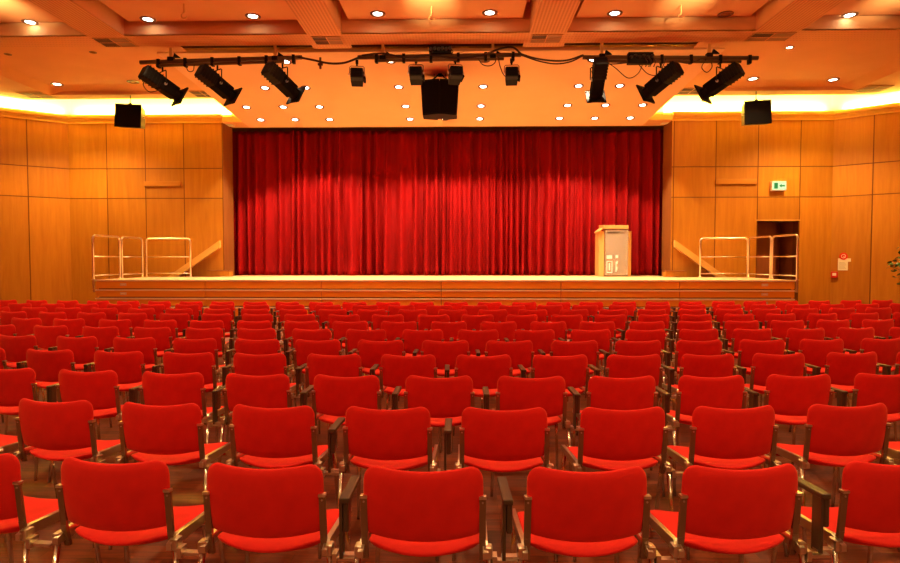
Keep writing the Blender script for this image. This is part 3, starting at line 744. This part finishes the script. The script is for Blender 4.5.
cable([(4.7, y, 5.55), (4.95, y, 5.50), (5.2, y, 5.58)], 0.010, 'thin cable sagging along the outer right bar')
# small bracket hanging on the sagging cable
tag(MB().bx(-2.47, -2.43, BY - 0.03, BY, 5.45, 5.68).bx(-2.50, -2.40, BY - 0.04, BY + 0.01, 5.52, 5.56).build('cable_bracket', M['pipe']), 'short vertical bracket hanging beside the sagging left cable', 'bracket')

# hanging speakers
t = thing('speaker_cluster', 'pair of black speaker cabinets hanging on a triangular frame at the centre', 'speaker', (-0.07, 13.6, 4.78))
for s_ in (-1, 1):
    def hull(bot, top, z0, z1, nm, m, par):
        b = MB(); A = [b.bm.verts.new((x_ * s_, y_, z0)) for x_, y_ in bot]; B_ = [b.bm.verts.new((x_ * s_, y_, z1)) for x_, y_ in top]
        b.bm.faces.new(A); b.bm.faces.new(B_[::-1])
        for k in range(4): b.bm.faces.new((A[k], A[(k + 1) % 4], B_[(k + 1) % 4], B_[k]))
        return b.build(nm, m, par)
    q = hull([(0.004, -0.30), (0.38, -0.16), (0.38, 0.20), (0.06, 0.30)], [(0.004, -0.30), (0.425, -0.16), (0.425, 0.20), (0.06, 0.30)], 0, 0.77, 'cabinet', M['black'], t)
    hull([(0.02, -0.312), (0.365, -0.183), (0.36, -0.172), (0.018, -0.302)], [(0.02, -0.312), (0.405, -0.183), (0.40, -0.172), (0.018, -0.302)], 0.04, 0.73, 'front_grille', M['grille'], q)
    MB().cyl((0.24 * s_, 0, 0.76), (0.02 * s_, 0, 0.95), 0.018).build('frame_bar', M['black'], t)
    MB().cyl((0.13 * s_, 0, 0.84), (0.13 * s_, 0, 1.02), 0.008).build('suspension_wire', M['cable'], t)
MB().bx(-0.07, 0.07, -0.22, 0.25, 0.01, 0.74).build('centre_plate', M['black'], t)
MB().cyl((-0.26, 0, 0.78), (0.26, 0, 0.78), 0.018).build('frame_bar', M['black'], t)
MB().bx(-0.04, 0.04, -0.03, 0.03, 0.90, 1.00).build('shackle', M['black'], t)
def side_speaker(x, s_, lab):
    t = thing('hanging_speaker', lab, 'speaker', (x, 15.75, 4.98), R(-15) * s_ * -1 * -1)
    c = MB()
    prof = [(-0.30, 0.04), (0.22, 0.10), (0.26, 0.58), (-0.18, 0.62)]
    c.prism([(-0.30, y_, z_) for y_, z_ in prof], (0.60, 0, 0)); c.build('cabinet', M['speaker_box'], t)
    c2 = MB(); c2.prism([(-0.31, -0.315, 0.02), (0.31, -0.315, 0.02), (0.31, -0.195, 0.64), (-0.31, -0.195, 0.64)], (0, 0.03, 0.0)); c2.build('front_grille', M['grille'], t)
    MB().prism([(-0.12, 0.0, 0.61), (0.12, 0.0, 0.61), (0.0, 0.0, 0.74)], (0, 0.05, 0)).build('bracket', M['black'], t)
    MB().cyl((0, 0.02, 0.72), (0, 0.02, ZC - 4.98), 0.010).build('suspension_rod', M['cable'], t)
    for k in (-1, 1): MB().cyl((k * 0.30, 0, 0.35), (k * 0.345, 0, 0.35), 0.03).build('side_knob', M['steel'], t)
side_speaker(-8.30, -1, 'olive and black speaker hanging in front of the left cove')
side_speaker(7.98, 1, 'olive and black speaker hanging in front of the right cove')

# ------------------------------------------------------------------ wall signs
t = thing('exit_sign', 'small lit green and white emergency exit sign on the wall above the door', 'exit sign', (9.20, 16.99, 3.62))
MB().bx(-0.20, 0.20, -0.10, 0.0, -0.13, 0.13, 0.01).build('housing', M['white'], t)
MB().bx(-0.185, 0.185, -0.106, -0.100, -0.11, 0.11).build('lit_panel', emis('exit_panel_glow', (0.80, 1.0, 0.50), 0.34), t)
g = emis('exit_symbol_green', (0.10, 0.55, 0.12), 0.16)
b = MB(); b.bx(0.03, 0.15, -0.109, -0.106, -0.02, 0.02); b.prism([(0.00, -0.109, 0), (0.06, -0.109, 0.05), (0.06, -0.109, -0.05)], (0, 0.003, 0))
b.bx(-0.14, -0.04, -0.109, -0.106, -0.08, 0.08); b.build('arrow_symbol', g, t)
aR = math.atan2(PR1[1] - PR0[1], PR1[0] - PR0[0])
def onright(s, off): d = Vector((math.cos(aR), math.sin(aR))); n = Vector((d.y, -d.x)); p = Vector(PR0) + d * s + n * off; return p
p = onright(0.30, 0.004)
t = thing('fire_notice', 'white notice sheet with a round red fire sign on the right angled wall', 'notice', (p.x, p.y, 1.28), aR)
MB().bx(-0.125, 0.105, -0.008, 0.0, 0.0, 0.33).bx(0.08, 0.17, -0.01, 0.0, 0.24, 0.33).build('sheet', M['paper'], t)
MB().cyl((0.0, -0.014, 0.39), (0, 0.0, 0.39), 0.10, n=24).build('red_sign', M['red_sign'], t)
b = MB(); b.tube([(0.05 * math.cos(a), -0.016, 0.39 + 0.05 * math.sin(a)) for a in [2 * PI * k / 16 for k in range(17)]], 0.008, 5)
b.cyl((0.0, -0.016, 0.39), (0.035, -0.016, 0.36), 0.007).build('reel_symbol', M['paper'], t)
b = MB()
for k in range(6): b.bx(-0.10, 0.07 - 0.02 * (k % 3), -0.0095, -0.008, 0.05 + k * 0.032, 0.058 + k * 0.032)
b.build('printed_lines', mat('grey_print', (0.45, 0.36, 0.22), 0.7), t)
p = onright(0.10, 0.004)
t = thing('fire_call_point', 'small red fire alarm call point on the right angled wall near the corner', 'fire alarm', (p.x, p.y, 1.16), aR)
MB().bx(-0.085, 0.085, -0.06, 0.0, -0.085, 0.085, 0.012).build('box', M['red_box'], t)
MB().bx(-0.045, 0.045, -0.064, -0.06, -0.03, 0.045).build('push_plate', M['white'], t)

# potted tree at the right edge
t = thing('potted_tree', 'leafy green potted tree at the right edge before the wall', 'plant', (11.32, 14.5, 0))
MB().cyl((0, 0, 0), (0, 0, 0.42), 0.18, 0.25, 20).build('pot', M['pot'], t)
MB().cyl((0, 0, 0.36), (0, 0, 0.425), 0.22, 0.22, 16).build('soil', M['bark'], t)
MB().tube([(0, 0, 0.4), (0.03, 0.0, 0.9), (-0.02, 0, 1.4), (0, 0, 1.7)], 0.025, 8).build('trunk', M['bark'], t, True)
rnd = random.Random(7); b = MB(); br_ = MB()
for k in range(420):
    th = rnd.uniform(0, 2 * PI); u = rnd.uniform(-1, 1); rr = (rnd.random() ** 0.4)
    c = Vector((0.62 * rr * math.cos(th) * math.sqrt(1 - u * u), 0.55 * rr * math.sin(th) * math.sqrt(1 - u * u), 1.42 + 0.62 * rr * u))
    if k % 18 == 0: br_.tube([(0, 0, 0.9 + (c.z - 1.0) * 0.3), ((c.x) * 0.5, c.y * 0.5, (c.z + 1.1) / 2), tuple(c)], 0.007, 5)
    q = Matrix.Rotation(rnd.uniform(0, 2 * PI), 3, 'Z') @ Matrix.Rotation(rnd.uniform(-0.9, 0.9), 3, 'X') @ Matrix.Rotation(rnd.uniform(-0.5, 0.9), 3, 'Y')
    L_ = rnd.uniform(0.09, 0.15); W_ = L_ * 0.32
    pts = [(0, 0, 0), (L_ * 0.3, W_, 0.01), (L_ * 0.7, W_ * 0.8, 0.0), (L_, 0, -0.02), (L_ * 0.7, -W_ * 0.8, 0.0), (L_ * 0.3, -W_, 0.01)]
    b.poly([c + q @ Vector(p_) for p_ in pts])
b.build('foliage', M['leaf'], t); br_.build('branches', M['bark'], t)

# ------------------------------------------------------------------ chairs
def sub(o, lv=1):
    md = o.modifiers.new('sub', 'SUBSURF'); md.levels = lv; md.render_levels = lv
    return o
def back_mesh():
    """upholstered shell: wide rounded top corners, dished, curved lower edge; thin edge in front and behind"""
    b = MB(); nx, nzz = 16, 12; hw = 0.229; th = 0.030
    def outline(u, v):        # u,v in -1..1 -> x,z with superellipse-like rounded corners
        zt = 0.132; zb = -0.145
        x = u * hw; 
        cz = v
        # rounding: shrink x near the top and bottom
        rt = 0.050 if v > 0 else 0.028
        z = (zt if v > 0 else -zb) * v
        lim = (zt if v > 0 else -zb)
        d = abs(z) - (lim - rt)
        ww = hw
        if d > 0: ww = hw - rt + math.sqrt(max(0, rt * rt - d * d))
        if v < 0: ww = min(ww, hw - 0.012 * (-v))
        x = u * ww
        z += 0.012 * (v < 0) * (-v) * (abs(u) ** 2 * 1.6 - 0.6)
        z += 0.014 * max(0, v) ** 2 * (u * u - 0.55)
        return x, z
    def pt(u, v, side):
        x, z = outline(u, v)
        e = max(abs(u), abs(v)); 
        puff = th * 0.5 * (1 - max(0, e - 0.86) / 0.14 * 0.55)
        y = -0.042 * (1 - (x / hw) ** 2) + 0.042
        y -= 0.020 * (z + 0.12) / 0.25        # recline
        y += 0.010 * (z / 0.13) ** 2
        return Vector((x, y + side * puff, 0.665 + z))
    vv = [math.sin(PI / 2 * (-1 + 2 * j / nzz)) for j in range(nzz + 1)]
    uu = [math.sin(PI / 2 * (-1 + 2 * i / nx)) * 0.35 + (-1 + 2 * i / nx) * 0.65 for i in range(nx + 1)]
    G = {}
    for sd in (-1, 1):
        for j, v in enumerate(vv):
            for i, u in enumerate(uu): G[sd, i, j] = b.bm.verts.new(pt(u, v, sd))
    for j in range(nzz):
        for i in range(nx):
            b.bm.faces.new((G[-1, i, j], G[-1, i + 1, j], G[-1, i + 1, j + 1], G[-1, i, j + 1]))
            b.bm.faces.new((G[1, i, j + 1], G[1, i + 1, j + 1], G[1, i + 1, j], G[1, i, j]))
    rim = [(i, 0) for i in range(nx)] + [(nx, j) for j in range(nzz)] + [(i, nzz) for i in range(nx, 0, -1)] + [(0, j) for j in range(nzz, 0, -1)]
    for a, c in zip(rim, rim[1:] + rim[:1]):
        b.bm.faces.new((G[1, a[0], a[1]], G[1, c[0], c[1]], G[-1, c[0], c[1]], G[-1, a[0], a[1]]))
    return b
def seat_mesh():
    b = MB(); nx, ny = 12, 10; hw = 0.222; y0, y1 = 0.035, 0.455
    G = {}
    for sd in (-1, 1):
        for j in range(ny + 1):
            v = j / ny
            for i in range(nx + 1):
                u = -1 + 2 * i / nx
                # plan: rounded corners
                e = 0.0
                rc = 0.05
                yy = y0 + (y1 - y0) * v
                dd = max(0, (y0 + rc) - yy, yy - (y1 - rc)); ww = hw - rc + math.sqrt(max(0, rc * rc - dd * dd))
                x = u * ww
                yy -= 0.035 * (1 - u * u) * (1 - v)          # rear edge bows towards the back
                top = 0.498 - 0.024 * (1 - u * u) - 0.018 * math.sin(PI * min(1, v * 1.1)) + 0.012 * (1 - v) - 0.055 * max(0, v - 0.82) / 0.18
                edge = max(abs(u), abs(2 * v - 1)); sh = 0.014 * max(0, (edge - 0.85) / 0.15)
                z = top - sh if sd == 1 else top - 0.038 + sh * 0.8
                G[sd, i, j] = b.bm.verts.new((x, yy, z))
    for j in range(ny):
        for i in range(nx):
            b.bm.faces.new((G[1, i, j], G[1, i + 1, j], G[1, i + 1, j + 1], G[1, i, j + 1]))
            b.bm.faces.new((G[-1, i, j + 1], G[-1, i + 1, j + 1], G[-1, i + 1, j], G[-1, i, j]))
    rim = [(i, 0) for i in range(nx)] + [(nx, j) for j in range(ny)] + [(i, ny) for i in range(nx, 0, -1)] + [(0, j) for j in range(ny, 0, -1)]
    for a, c in zip(rim, rim[1:] + rim[:1]):
        b.bm.faces.new((G[-1, a[0], a[1]], G[-1, c[0], c[1]], G[1, c[0], c[1]], G[1, a[0], a[1]]))
    return b
def make_chair(arm=None, link=True):
    t = thing('hall_chair', '', 'chair')
    sub(back_mesh().build('backrest', M['fabric'], t, True))
    sub(seat_mesh().build('seat', M['fabric'], t, True))
    for s_ in (-1, 1):
        x = s_ * 0.225
        # flat metal upright clamping the backrest
        b = MB()
        b.prism([(x - 0.0125, 0.025, 0.682), (x + 0.0125, 0.025, 0.682), (x + 0.0125, 0.044, 0.50), (x - 0.0125, 0.044, 0.50)], (0, -0.012, 0))
        b.prism([(x - 0.011, 0.043, 0.52), (x + 0.011, 0.043, 0.52), (x + 0.012, 0.062, 0.43), (x - 0.012, 0.062, 0.43)], (0, -0.016, 0))
        pb = b.build('back_upright', M['post'], t)
        MB().bx(x - 0.0140, x + 0.0140, 0.007, 0.034, 0.678, 0.690, 0.003).cyl((x, 0.016, 0.665), (x, 0.012, 0.665), 0.004, n=8).build('end_cap', M['alu'], pb)
        # cast side rail along the seat
        xr = s_ * 0.236
        b = MB(); b.prism([(xr - 0.010, 0.0, 0.480), (xr - 0.010, 0.06, 0.500), (xr - 0.010, 0.40, 0.482), (xr - 0.010, 0.43, 0.465), (xr - 0.010, 0.43, 0.450), (xr - 0.010, 0.06, 0.455), (xr - 0.010, 0.0, 0.455)], (0.020, 0, 0))
        b.box((s_ * 0.246, 0.035, 0.470), (0.034, 0.050, 0.046), None, 0.010)
        b.build('side_rail', M['alu'], t)
        # legs: tapered tubes
        MB().cyl((s_ * 0.250, 0.030, 0.455), (s_ * 0.268, -0.035, 0.0), 0.0125, 0.009, 10).build('leg', M['chrome'], t, True)
        MB().cyl((s_ * 0.225, 0.40, 0.460), (s_ * 0.245, 0.455, 0.0), 0.0125, 0.009, 10).build('leg', M['chrome'], t, True)
    MB().cyl((-0.235, 0.30, 0.428), (0.235, 0.30, 0.428), 0.009).build('cross_tube', M['chrome'], t)
    if link:
        lb = MB(); lb.bx(0.262, 0.360, 0.02, 0.05, 0.428, 0.440).bx(0.262, 0.280, 0.01, 0.055, 0.42, 0.46).build('link_bar', M['alu'], t)
    if arm:
        x = -0.300
        a = MB().box((x, 0.14, 0.665), (0.040, 0.25, 0.022), None, 0.006).build('armrest', M['arm'], t)
        u = MB(); u.bx(x - 0.020, x - 0.008, 0.02, 0.07, 0.44, 0.657)
        u.build('support', M['arm'], a)
        MB().box((x + 0.006, 0.045, 0.60), (0.024, 0.05, 0.115), None, 0.008).build('side_plate', M['arm'], a)
        MB().bx(x - 0.022, -0.238, 0.03, 0.06, 0.436, 0.450).build('arm_bracket', M['alu'], a)
    return t

ROWS = [
  ([0.0366, -0.0278, 2.249], [-1.56, -0.92, -0.31, 0.3, 0.92, 1.51, 2.15]),  # 7
  ([0.0264, -0.0196, 3.1606], [-2.45, -1.83, -1.2, -0.57, 0.05, 0.67, 1.3, 1.9, 2.54, 3.16]),  # 10
  ([0.0215, -0.0228, 4.0207], [-2.86, -2.21, -1.57, -0.96, -0.34, 0.29, 0.91, 1.52, 2.13, 2.74, 3.37, 3.99]),  # 12
  ([0.0179, -0.0114, 4.9162], [-3.82, -3.15, -2.5, -1.87, -1.25, -0.62, 0.0, 0.62, 1.25, 1.86, 2.48, 3.09, 3.74, 4.38]),  # 14
  ([0.0145, -0.0131, 5.7959], [-4.81, -4.18, -3.49, -2.86, -2.22, -1.58, -0.97, -0.35, 0.28, 0.9, 1.53, 2.15, 2.75, 3.38, 3.99, 4.63, 5.26]),  # 17
  ([0.0139, -0.0086, 6.6934], [-5.15, -4.45, -3.8, -3.15, -2.52, -1.9, -1.26, -0.64, 0.0, 0.62, 1.25, 1.88, 2.5, 3.11, 3.73, 4.37, 4.98, 5.63]),  # 18
  ([0.0119, -0.0, 7.5619], [-6.04, -5.41, -4.78, -4.12, -3.49, -2.86, -2.23, -1.61, -0.98, -0.36, 0.27, 0.9, 1.53, 2.15, 2.79, 3.41, 4.03, 4.64, 5.27, 5.9, 6.53]),  # 21
  ([0.0106, 0.0018, 8.5032], [-7.0, -6.36, -5.7, -5.06, -4.41, -3.76, -3.12, -2.51, -1.89, -1.25, -0.62, 0.03, 0.66, 1.29, 1.93, 2.55, 3.18, 3.8, 4.43, 5.06, 5.7, 6.36, 7.04]),  # 23
  ([0.0087, 0.0093, 9.4092], [-7.3, -6.62, -6.01, -5.38, -4.74, -4.11, -3.47, -2.86, -2.24, -1.61, -0.99, -0.34, 0.29, 0.92, 1.55, 2.2, 2.83, 3.44, 4.09, 4.7, 5.33, 5.96, 6.6, 7.24, 7.87]),  # 25
  ([0.0072, 0.0127, 10.3155], [-8.17, -7.54, -6.9, -6.25, -5.63, -5.02, -4.38, -3.76, -3.14, -2.52, -1.88, -1.24, -0.61, 0.04, 0.65, 1.3, 1.95, 2.56, 3.2, 3.83, 4.46, 5.1, 5.72, 6.35, 6.99, 7.65, 8.32]),  # 27
  ([0.0086, 0.019, 11.0084], [-9.05, -8.42, -7.77, -7.12, -6.49, -5.88, -5.26, -4.64, -4.03, -3.41, -2.8, -2.17, -1.55, -0.93, -0.31, 0.32, 0.94, 1.58, 2.21, 2.82, 3.44, 4.07, 4.7, 5.34, 5.96, 6.6, 7.26, 7.92, 8.59, 9.21]),  # 30
]
ORD = ['first', 'second', 'third', 'fourth', 'fifth', 'sixth', 'seventh', 'eighth', 'ninth', 'tenth', 'eleventh', 'twelfth', 'thirteenth', 'fourteenth', 'fifteenth', 'sixteenth', 'seventeenth']
rowname = ['nearest row', 'second row from the camera', 'third row from the camera', 'fourth row from the camera', 'fifth row from the camera', 'sixth row from the camera',
           'seventh row from the camera', 'eighth row from the camera', 'third row from the stage', 'second row from the stage', 'row nearest the stage']
protos = {}
# which chairs have an armrest in the gap on their left (by index in row); default from row 3 on is every chair
ARM = {0: {3, 4, 6}, 1: {4, 5}}
rj = random.Random(11)
for r_, ((c2, c1, c0), xs) in enumerate(ROWS):
    n = len(xs)
    for i, x in enumerate(xs):
        yy = c2 * x * x + c1 * x + c0
        ang = math.atan(2 * c2 * x + c1) * 0.9 + rj.uniform(-0.015, 0.015)
        has_arm = (i in ARM[r_]) if r_ in ARM else (i > 0)
        key = (has_arm, i < n - 1)
        half = i < n / 2
        k = i if half else n - 1 - i
        where = ('leftmost' if half else 'rightmost') if k == 0 else '%s from the %s edge' % (ORD[k], 'left' if half else 'right')
        lab = 'red chair in the %s, %s%s' % (rowname[r_], where, ', with armrest' if has_arm and r_ < 4 else '')
        loc_ = (x + 0.03 * math.sin(ang), yy - 0.03 * math.cos(ang), 0)
        if key not in protos:
            t = make_chair(*key); protos[key] = t; t.location = loc_; t.rotation_euler = (0, 0, ang)
            t['label'] = lab; t['group'] = 'red hall chairs in curved rows'
        else: dup(protos[key], loc_, ang, lab, 'red hall chairs in curved rows')
